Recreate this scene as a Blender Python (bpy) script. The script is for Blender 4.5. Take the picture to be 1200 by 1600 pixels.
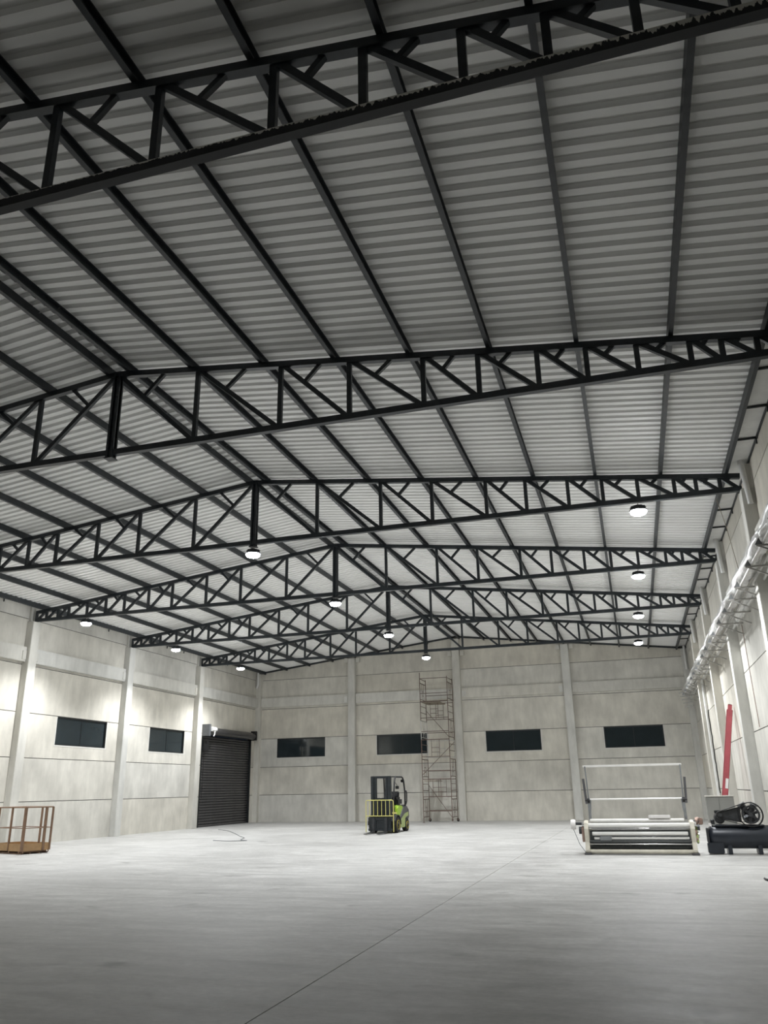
import bpy, bmesh, math, random
from mathutils import Vector, Matrix

random.seed(7)
for o in list(bpy.data.objects):
    bpy.data.objects.remove(o)
scene = bpy.context.scene
col = scene.collection
PI = math.pi

# ---------------------------------------------------------------- camera
F_PX, YAW, PITCH, ROLL, CAM_H = 1237.95, 0.28916, 0.33596, -0.01793, 1.7
cd = bpy.data.cameras.new('camera')
cam = bpy.data.objects.new('camera', cd)
col.objects.link(cam)
cd.sensor_fit = 'VERTICAL'
cd.sensor_height = 24.0
cd.lens = F_PX / 1600.0 * 24.0
cd.clip_end = 300
fw = Vector((-math.sin(YAW) * math.cos(PITCH), math.cos(YAW) * math.cos(PITCH), math.sin(PITCH)))
rt = Vector((math.cos(YAW), math.sin(YAW), 0))
up = rt.cross(fw)
rt2 = rt * math.cos(ROLL) + up * math.sin(ROLL)
up2 = -rt * math.sin(ROLL) + up * math.cos(ROLL)
cam.matrix_world = Matrix(((rt2.x, up2.x, -fw.x, 0), (rt2.y, up2.y, -fw.y, 0), (rt2.z, up2.z, -fw.z, CAM_H), (0, 0, 0, 1)))
scene.camera = cam

# ---------------------------------------------------------------- world (night outside) and exposure
world = bpy.data.worlds.new('night')
scene.world = world
world.use_nodes = True
world.node_tree.nodes['Background'].inputs[0].default_value = (0.010, 0.013, 0.018, 1)
world.node_tree.nodes['Background'].inputs[1].default_value = 0.6
scene.view_settings.view_transform = 'Standard'
scene.view_settings.look = 'None'
scene.view_settings.gamma = 1
scene.view_settings.use_curve_mapping = False
scene.view_settings.exposure = 0.2
LAMP_GLOW = 175.0        # emission of the lamp lens
LAMP_WATT = 1080.0       # beam of each lamp
LAMP_BEAM = 126.0       # full beam angle, degrees

# ---------------------------------------------------------------- key dimensions (metres)
RX, HALF = -9.157, 12.14            # ridge line x, half span
XWL, XWR = -21.51, 3.20             # inner wall faces
YN, YF = -7.0, 44.76                # near and far wall inner faces
Y2, BAY = 12.12, 6.3415             # second truss, truss spacing
ZR, ZE, ZB = 9.767, 8.347, 7.985    # truss top at ridge, top at end, bottom chord centre
SLOPE = (ZR - ZE) / HALF
PUR = 0.17                          # purlin height
def ty(k): return Y2 + (k - 2) * BAY
def top_z(x): return ZR - abs(x - RX) * SLOPE
JOINTS = [0.0, 1.47, 3.0, 4.60, 6.31, 8.03, 9.45]

# ---------------------------------------------------------------- helpers
def setp(o, label=None, cat=None, group=None, kind=None):
    if label: o['label'] = label
    if cat: o['category'] = cat
    if group: o['group'] = group
    if kind: o['kind'] = kind
    return o

def empty(name, loc=(0, 0, 0), rz=0.0, label=None, cat=None, group=None, kind=None):
    o = bpy.data.objects.new(name, None)
    o.empty_display_size = 0.2
    o.location = loc
    o.rotation_euler = (0, 0, rz)
    col.objects.link(o)
    return setp(o, label, cat, group, kind)

def link(name, me, parent=None, loc=None, rot=None):
    o = bpy.data.objects.new(name, me)
    col.objects.link(o)
    if parent: o.parent = parent
    if loc: o.location = loc
    if rot: o.rotation_euler = rot
    return o

class MB:
    def __init__(s):
        s.v, s.f, s.sm = [], [], []
    def add(s, vs, fs, smooth=False):
        n = len(s.v)
        s.v += [tuple(v) for v in vs]
        s.f += [tuple(i + n for i in f) for f in fs]
        s.sm += [smooth] * len(fs)
        return s
    def box(s, x0, x1, y0, y1, z0, z1):
        vs = [(x, y, z) for z in (z0, z1) for y in (y0, y1) for x in (x0, x1)]
        return s.add(vs, [(0, 2, 3, 1), (4, 5, 7, 6), (0, 1, 5, 4), (2, 6, 7, 3), (0, 4, 6, 2), (1, 3, 7, 5)])
    def cbox(s, c, d):
        return s.box(c[0] - d[0] / 2, c[0] + d[0] / 2, c[1] - d[1] / 2, c[1] + d[1] / 2, c[2] - d[2] / 2, c[2] + d[2] / 2)
    def bar(s, p0, p1, w, h, ref=(0, 1, 0)):
        p0, p1 = Vector(p0), Vector(p1)
        d = (p1 - p0).normalized()
        a = Vector(ref)
        a = (a - d * a.dot(d)).normalized()
        b = d.cross(a)
        vs = []
        for p in (p0, p1):
            for sa, sb in ((-1, -1), (1, -1), (1, 1), (-1, 1)):
                vs.append(p + a * (sa * w / 2) + b * (sb * h / 2))
        return s.add(vs, [(3, 2, 1, 0), (4, 5, 6, 7), (0, 1, 5, 4), (1, 2, 6, 5), (2, 3, 7, 6), (3, 0, 4, 7)])
    def tube(s, pts, r, n=8, cap=True):
        pts = [Vector(p) for p in pts]
        m = len(pts)
        rs = r if isinstance(r, (list, tuple)) else [r] * m
        vs = []
        prev = None
        for i, p in enumerate(pts):
            d = (pts[min(i + 1, m - 1)] - pts[max(i - 1, 0)]).normalized()
            if prev is None:
                a = Vector((0, 0, 1)) if abs(d.z) < 0.9 else Vector((1, 0, 0))
            else:
                a = prev
            a = (a - d * a.dot(d)).normalized()
            prev = a
            b = d.cross(a)
            for k in range(n):
                t = 2 * PI * k / n
                vs.append(p + (a * math.cos(t) + b * math.sin(t)) * rs[i])
        fs = []
        for i in range(m - 1):
            for k in range(n):
                k2 = (k + 1) % n
                fs.append((i * n + k, i * n + k2, (i + 1) * n + k2, (i + 1) * n + k))
        s.add(vs, fs, True)
        if cap:
            base = len(s.v) - m * n
            s.f.append(tuple(base + k for k in reversed(range(n)))); s.sm.append(False)
            s.f.append(tuple(base + (m - 1) * n + k for k in range(n))); s.sm.append(False)
        return s
    def lathe(s, prof, c=(0, 0, 0), axis='z', n=20, smooth=True):
        # prof: list of (r, h)
        c = Vector(c)
        vs = []
        for r, h in prof:
            for k in range(n):
                t = 2 * PI * k / n
                a, b = r * math.cos(t), r * math.sin(t)
                vs.append(c + (Vector((a, b, h)) if axis == 'z' else Vector((h, a, b)) if axis == 'x' else Vector((b, h, a))))
        fs = []
        for i in range(len(prof) - 1):
            for k in range(n):
                k2 = (k + 1) % n
                fs.append((i * n + k, i * n + k2, (i + 1) * n + k2, (i + 1) * n + k))
        fs.append(tuple(reversed(range(n))))
        fs.append(tuple((len(prof) - 1) * n + k for k in range(n)))
        return s.add(vs, fs, smooth)
    def prism(s, poly, a0, a1, axis='y'):
        # poly in the plane across the axis: y -> (x,z); x -> (y,z); z -> (x,y)
        n = len(poly)
        def P(u, v, a):
            return (u, a, v) if axis == 'y' else (a, u, v) if axis == 'x' else (u, v, a)
        vs = [P(u, v, a0) for u, v in poly] + [P(u, v, a1) for u, v in poly]
        fs = [tuple(range(n)), tuple(range(2 * n - 1, n - 1, -1))]
        for i in range(n):
            j = (i + 1) % n
            fs.append((j, i, i + n, j + n))
        return s.add(vs, fs)
    def mesh(s, name, mat, bevel=0.0):
        me = bpy.data.meshes.new(name)
        me.from_pydata(s.v, [], s.f)
        me.polygons.foreach_set('use_smooth', s.sm)
        bm = bmesh.new(); bm.from_mesh(me)
        bmesh.ops.recalc_face_normals(bm, faces=bm.faces)
        if bevel > 0:
            es = [e for e in bm.edges if len(e.link_faces) == 2 and e.calc_face_angle(0) > 0.6]
            bmesh.ops.bevel(bm, geom=es, offset=bevel, segments=2, affect='EDGES', clamp_overlap=True)
        bm.to_mesh(me); bm.free()
        if any(s.sm):
            try: me.set_sharp_from_angle(angle=math.radians(40))
            except Exception: pass
        me.materials.append(mat)
        me.update()
        return me
    def build(s, name, mat, parent=None, loc=None, rot=None, bevel=0.0):
        return link(name, s.mesh(name, mat, bevel), parent, loc, rot)

# ---------------------------------------------------------------- materials (all procedural)
def new_mat(name):
    m = bpy.data.materials.new(name)
    m.use_nodes = True
    nt = m.node_tree
    return m, nt, nt.nodes['Principled BSDF']

def pmat(name, c, rough=0.5, metal=0.0, var=0.12, scale=6.0, bump=0.0, spec=0.5, stretch=(1, 1, 1)):
    m, nt, b = new_mat(name)
    tc = nt.nodes.new('ShaderNodeTexCoord')
    mp = nt.nodes.new('ShaderNodeMapping'); mp.inputs['Scale'].default_value = stretch
    nz = nt.nodes.new('ShaderNodeTexNoise'); nz.inputs['Scale'].default_value = scale; nz.inputs['Detail'].default_value = 5
    rp = nt.nodes.new('ShaderNodeValToRGB')
    rp.color_ramp.elements[0].position = 0.3; rp.color_ramp.elements[1].position = 0.7
    rp.color_ramp.elements[0].color = tuple(x * (1 - var) for x in c) + (1,)
    rp.color_ramp.elements[1].color = tuple(min(1, x * (1 + var)) for x in c) + (1,)
    nt.links.new(tc.outputs['Object'], mp.inputs[0]); nt.links.new(mp.outputs[0], nz.inputs['Vector'])
    nt.links.new(nz.outputs['Fac'], rp.inputs[0]); nt.links.new(rp.outputs[0], b.inputs['Base Color'])
    b.inputs['Roughness'].default_value = rough
    b.inputs['Metallic'].default_value = metal
    b.inputs['Specular IOR Level'].default_value = spec
    if bump > 0:
        bp = nt.nodes.new('ShaderNodeBump'); bp.inputs['Strength'].default_value = bump; bp.inputs['Distance'].default_value = 0.01
        nt.links.new(nz.outputs['Fac'], bp.inputs['Height']); nt.links.new(bp.outputs[0], b.inputs['Normal'])
    return m

def concrete_mat(name, c, rough=0.8, panel_var=0.04, streak=(0.9, 0.9, 0.25), stain=0.16):
    """cast concrete: blotches, vertical streaks, slight shift of tone from panel to panel"""
    m, nt, b = new_mat(name)
    N, L = nt.nodes.new, nt.links.new
    tc = N('ShaderNodeTexCoord'); oi = N('ShaderNodeObjectInfo'); geo = N('ShaderNodeNewGeometry')
    off = N('ShaderNodeVectorMath'); off.operation = 'MULTIPLY_ADD'
    off.inputs[1].default_value = (37, 53, 71)
    L(oi.outputs['Random'], off.inputs[0]); L(geo.outputs['Position'], off.inputs[2])
    n1 = N('ShaderNodeTexNoise'); n1.inputs['Scale'].default_value = 0.9; n1.inputs['Detail'].default_value = 6
    mp = N('ShaderNodeMapping'); mp.inputs['Scale'].default_value = streak
    n2 = N('ShaderNodeTexNoise'); n2.inputs['Scale'].default_value = 3.5; n2.inputs['Detail'].default_value = 7; n2.inputs['Roughness'].default_value = 0.65
    n3 = N('ShaderNodeTexNoise'); n3.inputs['Scale'].default_value = 60; n3.inputs['Detail'].default_value = 3
    L(off.outputs[0], n1.inputs['Vector']); L(off.outputs[0], mp.inputs[0]); L(mp.outputs[0], n2.inputs['Vector']); L(geo.outputs['Position'], n3.inputs['Vector'])
    r1 = N('ShaderNodeMapRange'); r1.inputs[1].default_value = 0.3; r1.inputs[2].default_value = 0.7
    r1.inputs[3].default_value = 1 - stain; r1.inputs[4].default_value = 1 + stain * 0.5
    L(n1.outputs['Fac'], r1.inputs[0])
    r2 = N('ShaderNodeMapRange'); r2.inputs[1].default_value = 0.32; r2.inputs[2].default_value = 0.68
    r2.inputs[3].default_value = 0.88; r2.inputs[4].default_value = 1.06
    L(n2.outputs['Fac'], r2.inputs[0])
    r3 = N('ShaderNodeMapRange'); r3.inputs[3].default_value = 1 - panel_var; r3.inputs[4].default_value = 1 + panel_var
    L(oi.outputs['Random'], r3.inputs[0])
    m1 = N('ShaderNodeMath'); m1.operation = 'MULTIPLY'; L(r1.outputs[0], m1.inputs[0]); L(r2.outputs[0], m1.inputs[1])
    m2 = N('ShaderNodeMath'); m2.operation = 'MULTIPLY'; L(m1.outputs[0], m2.inputs[0]); L(r3.outputs[0], m2.inputs[1])
    # hue drift between grey and beige
    mx = N('ShaderNodeMix'); mx.data_type = 'RGBA'
    mx.inputs[6].default_value = (c[0] * 0.99, c[1], c[2] * 1.02, 1); mx.inputs[7].default_value = (c[0] * 1.02, c[1] * 1.0, c[2] * 0.965, 1)
    fr = N('ShaderNodeMath'); fr.operation = 'FRACT'; ml = N('ShaderNodeMath'); ml.operation = 'MULTIPLY'; ml.inputs[1].default_value = 7.3
    L(oi.outputs['Random'], ml.inputs[0]); L(ml.outputs[0], fr.inputs[0]); L(fr.outputs[0], mx.inputs[0])
    vm = N('ShaderNodeVectorMath'); vm.operation = 'SCALE'
    L(mx.outputs[2], vm.inputs[0]); L(m2.outputs[0], vm.inputs['Scale'])
    L(vm.outputs[0], b.inputs['Base Color'])
    b.inputs['Roughness'].default_value = rough
    b.inputs['Specular IOR Level'].default_value = 0.3
    bp = N('ShaderNodeBump'); bp.inputs['Strength'].default_value = 0.15; bp.inputs['Distance'].default_value = 0.004
    L(n3.outputs['Fac'], bp.inputs['Height']); L(bp.outputs[0], b.inputs['Normal'])
    return m

def floor_mat():
    m, nt, b = new_mat('burnished_concrete')
    N, L = nt.nodes.new, nt.links.new
    geo = N('ShaderNodeNewGeometry')
    def noise(scale, detail, stretch=(1, 1, 1), rough=0.6, dist=0.0):
        mp = N('ShaderNodeMapping'); mp.inputs['Scale'].default_value = stretch
        n = N('ShaderNodeTexNoise'); n.inputs['Scale'].default_value = scale; n.inputs['Detail'].default_value = detail
        n.inputs['Roughness'].default_value = rough; n.inputs['Distortion'].default_value = dist
        L(geo.outputs['Position'], mp.inputs[0]); L(mp.outputs[0], n.inputs['Vector'])
        return n.outputs['Fac']
    def rng(f, a, bb, lo, hi):
        r = N('ShaderNodeMapRange'); r.inputs[1].default_value = a; r.inputs[2].default_value = bb; r.inputs[3].default_value = lo; r.inputs[4].default_value = hi
        L(f, r.inputs[0]); return r.outputs[0]
    def mul(a, bb):
        q = N('ShaderNodeMath'); q.operation = 'MULTIPLY'; L(a, q.inputs[0]); L(bb, q.inputs[1]); return q.outputs[0]
    big = noise(0.35, 6, (1, 1, 1), 0.6, 0.6)
    mid = noise(1.7, 7, (0.8, 1.5, 1), 0.65, 0.8)
    fine = noise(9, 6, (1, 1, 1), 0.7)
    spots = noise(0.8, 3, (1, 1.3, 1), 0.5, 0.3)
    v = mul(rng(big, 0.3, 0.7, 0.82, 1.08), rng(mid, 0.3, 0.7, 0.76, 1.12))
    v = mul(v, rng(fine, 0.3, 0.7, 0.88, 1.07))
    v = mul(v, rng(spots, 0.66, 0.73, 1.0, 0.66))
    v = mul(v, rng(noise(2.2, 6, (0.28, 1.5, 1), 0.65, 0.5), 0.32, 0.68, 0.82, 1.1))
    v = mul(v, rng(noise(26, 4, (0.5, 1.2, 1), 0.7), 0.3, 0.7, 0.92, 1.05))
    sc = N('ShaderNodeVectorMath'); sc.operation = 'SCALE'; sc.inputs[0].default_value = (0.52, 0.515, 0.497)
    L(v, sc.inputs['Scale']); L(sc.outputs[0], b.inputs['Base Color'])
    L(rng(mid, 0.3, 0.7, 0.42, 0.6), b.inputs['Roughness'])
    bp = N('ShaderNodeBump'); bp.inputs['Strength'].default_value = 0.25; bp.inputs['Distance'].default_value = 0.006
    L(mid, bp.inputs['Height']); L(bp.outputs[0], b.inputs['Normal'])
    return m

def dusty_steel():
    """dark paint with dried pale cement runs hanging from the upper edge of the member"""
    m, nt, b = new_mat('dark_steel_cement_runs')
    N, L = nt.nodes.new, nt.links.new
    tc = N('ShaderNodeTexCoord')
    sx = N('ShaderNodeSeparateXYZ'); L(tc.outputs['Object'], sx.inputs[0])
    mp = N('ShaderNodeMapping'); mp.inputs['Scale'].default_value = (1, 0.15, 0.12)
    L(tc.outputs['Object'], mp.inputs[0])
    n1 = N('ShaderNodeTexNoise'); n1.inputs['Scale'].default_value = 26; n1.inputs['Detail'].default_value = 3
    L(mp.outputs[0], n1.inputs['Vector'])
    n2 = N('ShaderNodeTexNoise'); n2.inputs['Scale'].default_value = 1.3; n2.inputs['Detail'].default_value = 2
    L(tc.outputs['Object'], n2.inputs['Vector'])
    # length of the run grows towards the eave side (object x, where the pouring took place)
    gx = N('ShaderNodeMapRange'); gx.inputs[1].default_value = 3.0; gx.inputs[2].default_value = 11.0; gx.inputs[3].default_value = 0.015; gx.inputs[4].default_value = 0.10
    L(sx.outputs['X'], gx.inputs[0])
    r1 = N('ShaderNodeMapRange'); r1.inputs[1].default_value = 0.35; r1.inputs[2].default_value = 0.75; L(n1.outputs['Fac'], r1.inputs[0])
    ln = N('ShaderNodeMath'); ln.operation = 'MULTIPLY'; L(r1.outputs[0], ln.inputs[0]); L(gx.outputs[0], ln.inputs[1])
    dz = N('ShaderNodeMath'); dz.operation = 'SUBTRACT'; dz.inputs[0].default_value = ZB + 0.056; L(sx.outputs['Z'], dz.inputs[1])
    lt = N('ShaderNodeMath'); lt.operation = 'LESS_THAN'; L(dz.outputs[0], lt.inputs[0]); L(ln.outputs[0], lt.inputs[1])
    mx = N('ShaderNodeMix'); mx.data_type = 'RGBA'
    mx.inputs[6].default_value = (0.018, 0.02, 0.022, 1); mx.inputs[7].default_value = (0.78, 0.77, 0.72, 1)
    L(lt.outputs[0], mx.inputs[0]); L(mx.outputs[2], b.inputs['Base Color'])
    b.inputs['Roughness'].default_value = 0.6
    return m

M = {}
M['steel'] = pmat('dark_painted_steel', (0.016, 0.022, 0.027), 0.42, 0.0, 0.25, 9)
M['steel_runs'] = dusty_steel()
M['purlin'] = pmat('purlin_dark_steel', (0.022, 0.027, 0.031), 0.45, 0.0, 0.25, 5)
M['sheet'] = pmat('white_roof_sheet', (0.91, 0.91, 0.895), 0.52, 0.0, 0.05, 1.2, stretch=(0.3, 2.0, 1))
M['gutter'] = pmat('pale_gutter_sheet', (0.80, 0.80, 0.78), 0.5, 0.0, 0.08, 3)
M['wall'] = concrete_mat('precast_concrete_panel', (0.66, 0.64, 0.58))
M['column'] = concrete_mat('precast_concrete_column', (0.66, 0.65, 0.605), panel_var=0.05, stain=0.1)
M['joint'] = pmat('dark_joint_filler', (0.12, 0.117, 0.11), 0.9, 0, 0.2, 4)  # dark grey backing seen in the open joints between panels
M['floor'] = floor_mat()
M['subfloor'] = pmat('joint_dirt', (0.05, 0.05, 0.048), 0.9, 0, 0.2, 8)
M['glass'] = pmat('dark_night_glass', (0.022, 0.031, 0.035), 0.06, 0.0, 0.1, 2, spec=0.6)
M['frame'] = pmat('dark_aluminium', (0.03, 0.034, 0.036), 0.4, 0.6, 0.1, 5)
M['reveal'] = pmat('light_plaster_reveal', (0.66, 0.65, 0.61), 0.8, 0, 0.06, 5)
M['shutter'] = pmat('dark_grey_shutter_steel', (0.10, 0.098, 0.10), 0.3, 0.6, 0.12, 3)
M['black'] = pmat('black_plastic', (0.012, 0.012, 0.013), 0.5, 0, 0.2, 12)
M['rubber'] = pmat('tyre_rubber', (0.018, 0.018, 0.018), 0.8, 0, 0.25, 20, 0.3)
M['mast'] = pmat('graphite_mast_steel', (0.03, 0.036, 0.04), 0.4, 0.3, 0.15, 7)
M['lime'] = pmat('lime_green_paint', (0.36, 0.56, 0.045), 0.35, 0, 0.06, 6)
M['dull_lime'] = pmat('olive_green_paint', (0.34, 0.42, 0.15), 0.4, 0, 0.06, 6)
M['yellow'] = pmat('yellow_paint', (0.60, 0.56, 0.19), 0.4, 0, 0.08, 9)
M['rim'] = pmat('yellow_wheel_rim', (0.62, 0.52, 0.06), 0.4, 0, 0.08, 9)
M['grey_paint'] = pmat('grey_side_paint', (0.085, 0.085, 0.09), 0.45, 0, 0.1, 8)
M['rust'] = pmat('rusty_scaffold_tube', (0.15, 0.105, 0.085), 0.65, 0.2, 0.35, 14)
M['galv'] = pmat('galvanised_tube', (0.50, 0.49, 0.47), 0.4, 0.5, 0.15, 9)
M['plank'] = pmat('weathered_plank', (0.26, 0.22, 0.17), 0.8, 0, 0.2, 7, 0.2, stretch=(1, 6, 1))
M['brown'] = pmat('ochre_brown_paint', (0.36, 0.22, 0.10), 0.5, 0, 0.12, 6)
M['brown_dark'] = pmat('brown_tube_paint', (0.21, 0.125, 0.075), 0.5, 0, 0.15, 8)
M['cream'] = pmat('cream_machine_enamel', (0.62, 0.59, 0.50), 0.45, 0, 0.12, 6)
M['roller'] = pmat('white_coated_roller', (0.80, 0.79, 0.76), 0.3, 0.0, 0.05, 5)
M['chrome'] = pmat('chromed_roller', (0.62, 0.62, 0.61), 0.22, 0.9, 0.06, 5)
M['dkroller'] = pmat('dark_rubber_roller', (0.05, 0.055, 0.055), 0.45, 0.0, 0.1, 5)
M['copper'] = pmat('brownish_gear_metal', (0.32, 0.22, 0.18), 0.5, 0.4, 0.25, 12)
M['midgrey'] = pmat('mid_grey_enamel', (0.22, 0.23, 0.235), 0.5, 0.2, 0.1, 6)
M['plate'] = pmat('dull_grey_plate', (0.11, 0.115, 0.12), 0.5, 0.2, 0.1, 6)
M['tank'] = pmat('navy_tank_enamel', (0.022, 0.027, 0.036), 0.38, 0.1, 0.15, 6)
M['pump'] = pmat('cast_dark_iron', (0.055, 0.058, 0.062), 0.4, 0.5, 0.2, 12)
M['cabinet'] = pmat('grey_cabinet_paint', (0.30, 0.30, 0.28), 0.5, 0.0, 0.05, 4)
M['cabinet_edge'] = pmat('pale_cabinet_paint', (0.60, 0.58, 0.53), 0.5, 0.0, 0.05, 4)
M['red'] = pmat('faded_red_paint', (0.40, 0.085, 0.10), 0.45, 0, 0.12, 4)
M['white'] = pmat('white_label', (0.78, 0.76, 0.74), 0.6, 0, 0.05, 10)
M['pvc'] = pmat('white_pvc_pipe', (0.72, 0.72, 0.70), 0.4, 0, 0.05, 5)
M['film'] = pmat('silver_foil_duct', (0.62, 0.62, 0.60), 0.3, 0.35, 0.2, 6, 0.8)
M['housing'] = pmat('lamp_housing_aluminium', (0.06, 0.065, 0.07), 0.4, 0.6, 0.1, 8)

def lamp_mat():
    m, nt, b = new_mat('led_lens_glow')
    nz = nt.nodes.new('ShaderNodeTexNoise'); nz.inputs['Scale'].default_value = 20
    rp = nt.nodes.new('ShaderNodeValToRGB')
    rp.color_ramp.elements[0].color = (0.93, 0.97, 1.0, 1); rp.color_ramp.elements[1].color = (0.97, 0.985, 1.0, 1)
    nt.links.new(nz.outputs['Fac'], rp.inputs[0]); nt.links.new(rp.outputs[0], b.inputs['Emission Color'])
    b.inputs['Base Color'].default_value = (0.8, 0.8, 0.8, 1)
    b.inputs['Emission Strength'].default_value = LAMP_GLOW
    return m
M['lamp'] = lamp_mat()

# ================================================================= FLOOR
floor = empty('floor', kind='structure')
JX = -3.12
MB().box(XWL - 0.3, XWR + 0.3, YN - 0.3, YF + 0.3, -0.40, -0.02).build('floor_bed', M['subfloor'], floor)
for a, b in ((XWL - 0.2, JX - 0.006), (JX + 0.006, XWR + 0.2)):
    MB().box(a, b, YN - 0.2, YF + 0.2, -0.02, 0.0).build('floor_slab', M['floor'], floor)

# ================================================================= WALLS
PT = 0.16          # panel thickness
G = 0.013          # half joint
def panel_rects(u0, u1, z0, z1, hole):
    if not hole: return [(u0, u1, z0, z1)]
    a, b, c, d = hole
    out = [(u0, a, z0, z1), (b, u1, z0, z1), (a, b, z0, c)]
    if d < z1 - 0.005: out.append((a, b, d, z1))
    return out

BACK = 0.02
def side_wall(name, x, out, bays, holes, door=None):
    """x: inner face, out: +1 when outside lies at +x"""
    root = empty(name, kind='structure')
    s = MB()
    x0, x1 = sorted((x + out * BACK, x + out * (PT + 0.1)))
    # backing course behind the joints, leaving the openings free
    cuts = sorted([h for h in holes] + ([door] if door else []))
    y = YN - 0.2
    for (a, b, c, d) in cuts:
        s.box(x0, x1, y, a, 0, JOINTS[-1]); s.box(x0, x1, a, b, d, JOINTS[-1])
        if c > 0: s.box(x0, x1, a, b, 0, c)
        y = b
    s.box(x0, x1, y, YF + 0.25, 0, JOINTS[-1])
    s.build('wall_backing', M['joint'], root)
    px0, px1 = sorted((x, x + out * PT))
    for (a, b) in bays:
        for i in range(len(JOINTS) - 1):
            z0, z1 = JOINTS[i] + (G if i else 0), JOINTS[i + 1] - G
            rs = [(a + G, b - G, z0, z1)]
            for h in cuts:
                if h[0] >= b or h[1] <= a or h[2] >= z1 or h[3] <= z0: continue
                if h[2] <= z0 and h[3] >= z1:
                    rs = [(a + G, h[0], z0, z1), (h[1], b - G, z0, z1)]
                elif h[2] <= z0:
                    rs = [(a + G, h[0], z0, z1), (h[1], b - G, z0, z1), (h[0], h[1], h[3], z1)]
                else:
                    rs = panel_rects(a + G, b - G, z0, z1, (h[0], h[1], h[2], min(h[3], z1)))
            m = MB()
            for r in rs:
                if r[1] - r[0] > 0.02 and r[3] - r[2] > 0.004:
                    m.box(px0, px1, r[0], r[1], r[2], r[3])
            m.build('concrete_panel', M['wall'], root)
    return root

bay_edges = [YN - 0.2] + [ty(k) for k in range(0, 7)] + [YF + 0.2]
bays = [(bay_edges[i], bay_edges[i + 1]) for i in range(len(bay_edges) - 1)]
WZ0, WZ1 = 3.52, 4.585
left_windows = [(26.9, 30.1, WZ0, WZ1), (33.4, 36.5, WZ0, WZ1)]
DOOR = (38.25, 44.05, 0.0, 4.62)
wl = side_wall('wall_left', XWL, -1, bays, left_windows, DOOR)
wr = side_wall('wall_right', XWR, 1, bays, [])

# columns, ring beam, bearing pads on the two long walls
COLD = 0.27
for root, x, s in ((wl, XWL, 1), (wr, XWR, -1)):
    xa, xb = sorted((x - s * 0.05, x + s * COLD))
    cm = MB().box(xa, xb, -0.21, 0.21, 0, ZB - 0.062).mesh('column', M['column'], 0.012)
    xu, xv = sorted((x - s * 0.05, x + s * 0.10))
    cu = MB().box(xu, xv, -0.16, 0.16, ZB - 0.062, 8.52).mesh('column_head', M['column'])
    for k in range(0, 7):
        link('column', cm, root, (0, ty(k), 0)); link('column_head', cu, root, (0, ty(k), 0))
    ba, bb = sorted((x - s * 0.03, x + s * 0.14))
    for a, b in bays:
        MB().box(ba, bb, a + 0.215, b - 0.215, 6.40, 6.95).build('ring_beam', M['column'], root, bevel=0.012)
        for e in (a + 0.33, b - 0.33):
            pa, pb = sorted((x + s * 0.12, x + s * 0.165))
            MB().box(pa, pb, e - 0.10, e + 0.10, 6.47, 6.80).build('bearing_pad', M['column'], root, bevel=0.008)
    # corner column at the far end
    ca, cb = sorted((x - s * 0.05, x + s * 0.30))
    MB().box(ca, cb, YF - 0.28, YF + 0.05, 0, 8.4).build('corner_column', M['column'], root, bevel=0.012)

# far gable wall
wf = empty('wall_far', kind='structure')
FX = [XWL, -15.43, -9.17, -3.09, XWR]
far_windows = [(-20.15, -17.13, WZ0, WZ1), (-13.98, -11.0, WZ0, WZ1), (-7.72, -4.74, WZ0, WZ1), (-1.44, 1.54, WZ0, WZ1)]
def gable(x): return top_z(x) + PUR + 0.02
m = MB()
prev = XWL - 0.2
for (a, b, c, d) in far_windows:
    m.box(prev, a, YF + BACK, YF + PT + 0.1, 0, 8.2); m.box(a, b, YF + BACK, YF + PT + 0.1, 0, c); m.box(a, b, YF + BACK, YF + PT + 0.1, d, 8.2)
    prev = b
m.box(prev, XWR + 0.2, YF + BACK, YF + PT + 0.1, 0, 8.2)
m.build('wall_backing', M['joint'], wf)
for j in range(4):
    a, b = FX[j] + G, FX[j + 1] - G
    for i in range(5):
        z0, z1 = JOINTS[i] + (G if i else 0), JOINTS[i + 1] - G
        m = MB()
        h = far_windows[j] if i == 2 else None
        for r in panel_rects(a, b, z0, z1, (h[0], h[1], h[2], min(h[3], z1)) if h else None):
            if r[3] - r[2] > 0.004: m.box(r[0], r[1], YF, YF + PT, r[2], r[3])
        m.build('concrete_panel', M['wall'], wf)
    MB().prism([(a, 8.03 + G), (b, 8.03 + G), (b, gable(b)), (a, gable(a))], YF, YF + PT).build('concrete_panel', M['wall'], wf)
for x in FX[1:4]:
    MB().box(x - 0.21, x + 0.21, YF - 0.26, YF + 0.05, 0, top_z(x) - 0.02).build('column', M['column'], wf, bevel=0.012)
    for z in ((6.5, 6.82), (8.78, 9.05)):
        for e in (-0.36, 0.36):
            MB().box(x + e - 0.11, x + e + 0.11, YF - 0.165, YF, z[0], z[1]).build('bearing_pad', M['column'], wf, bevel=0.008)
for j in range(4):
    a = FX[j] + (0.215 if j else 0.3); b = FX[j + 1] - (0.215 if j < 3 else 0.3)
    MB().box(a, b, YF - 0.13, YF + 0.03, 6.42, 6.97).build('ring_beam', M['column'], wf, bevel=0.012)

# near wall behind the photographer
wn = empty('wall_near', kind='structure')
for i in range(5):
    MB().box(XWL, XWR, YN - PT, YN, JOINTS[i] + G, JOINTS[i + 1] - G).build('concrete_panel', M['wall'], wn)
MB().prism([(XWL, 8.04), (XWR, 8.04), (XWR, gable(XWR)), (RX, gable(RX)), (XWL, gable(XWL))], YN - PT, YN).build('concrete_panel', M['wall'], wn)

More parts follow.
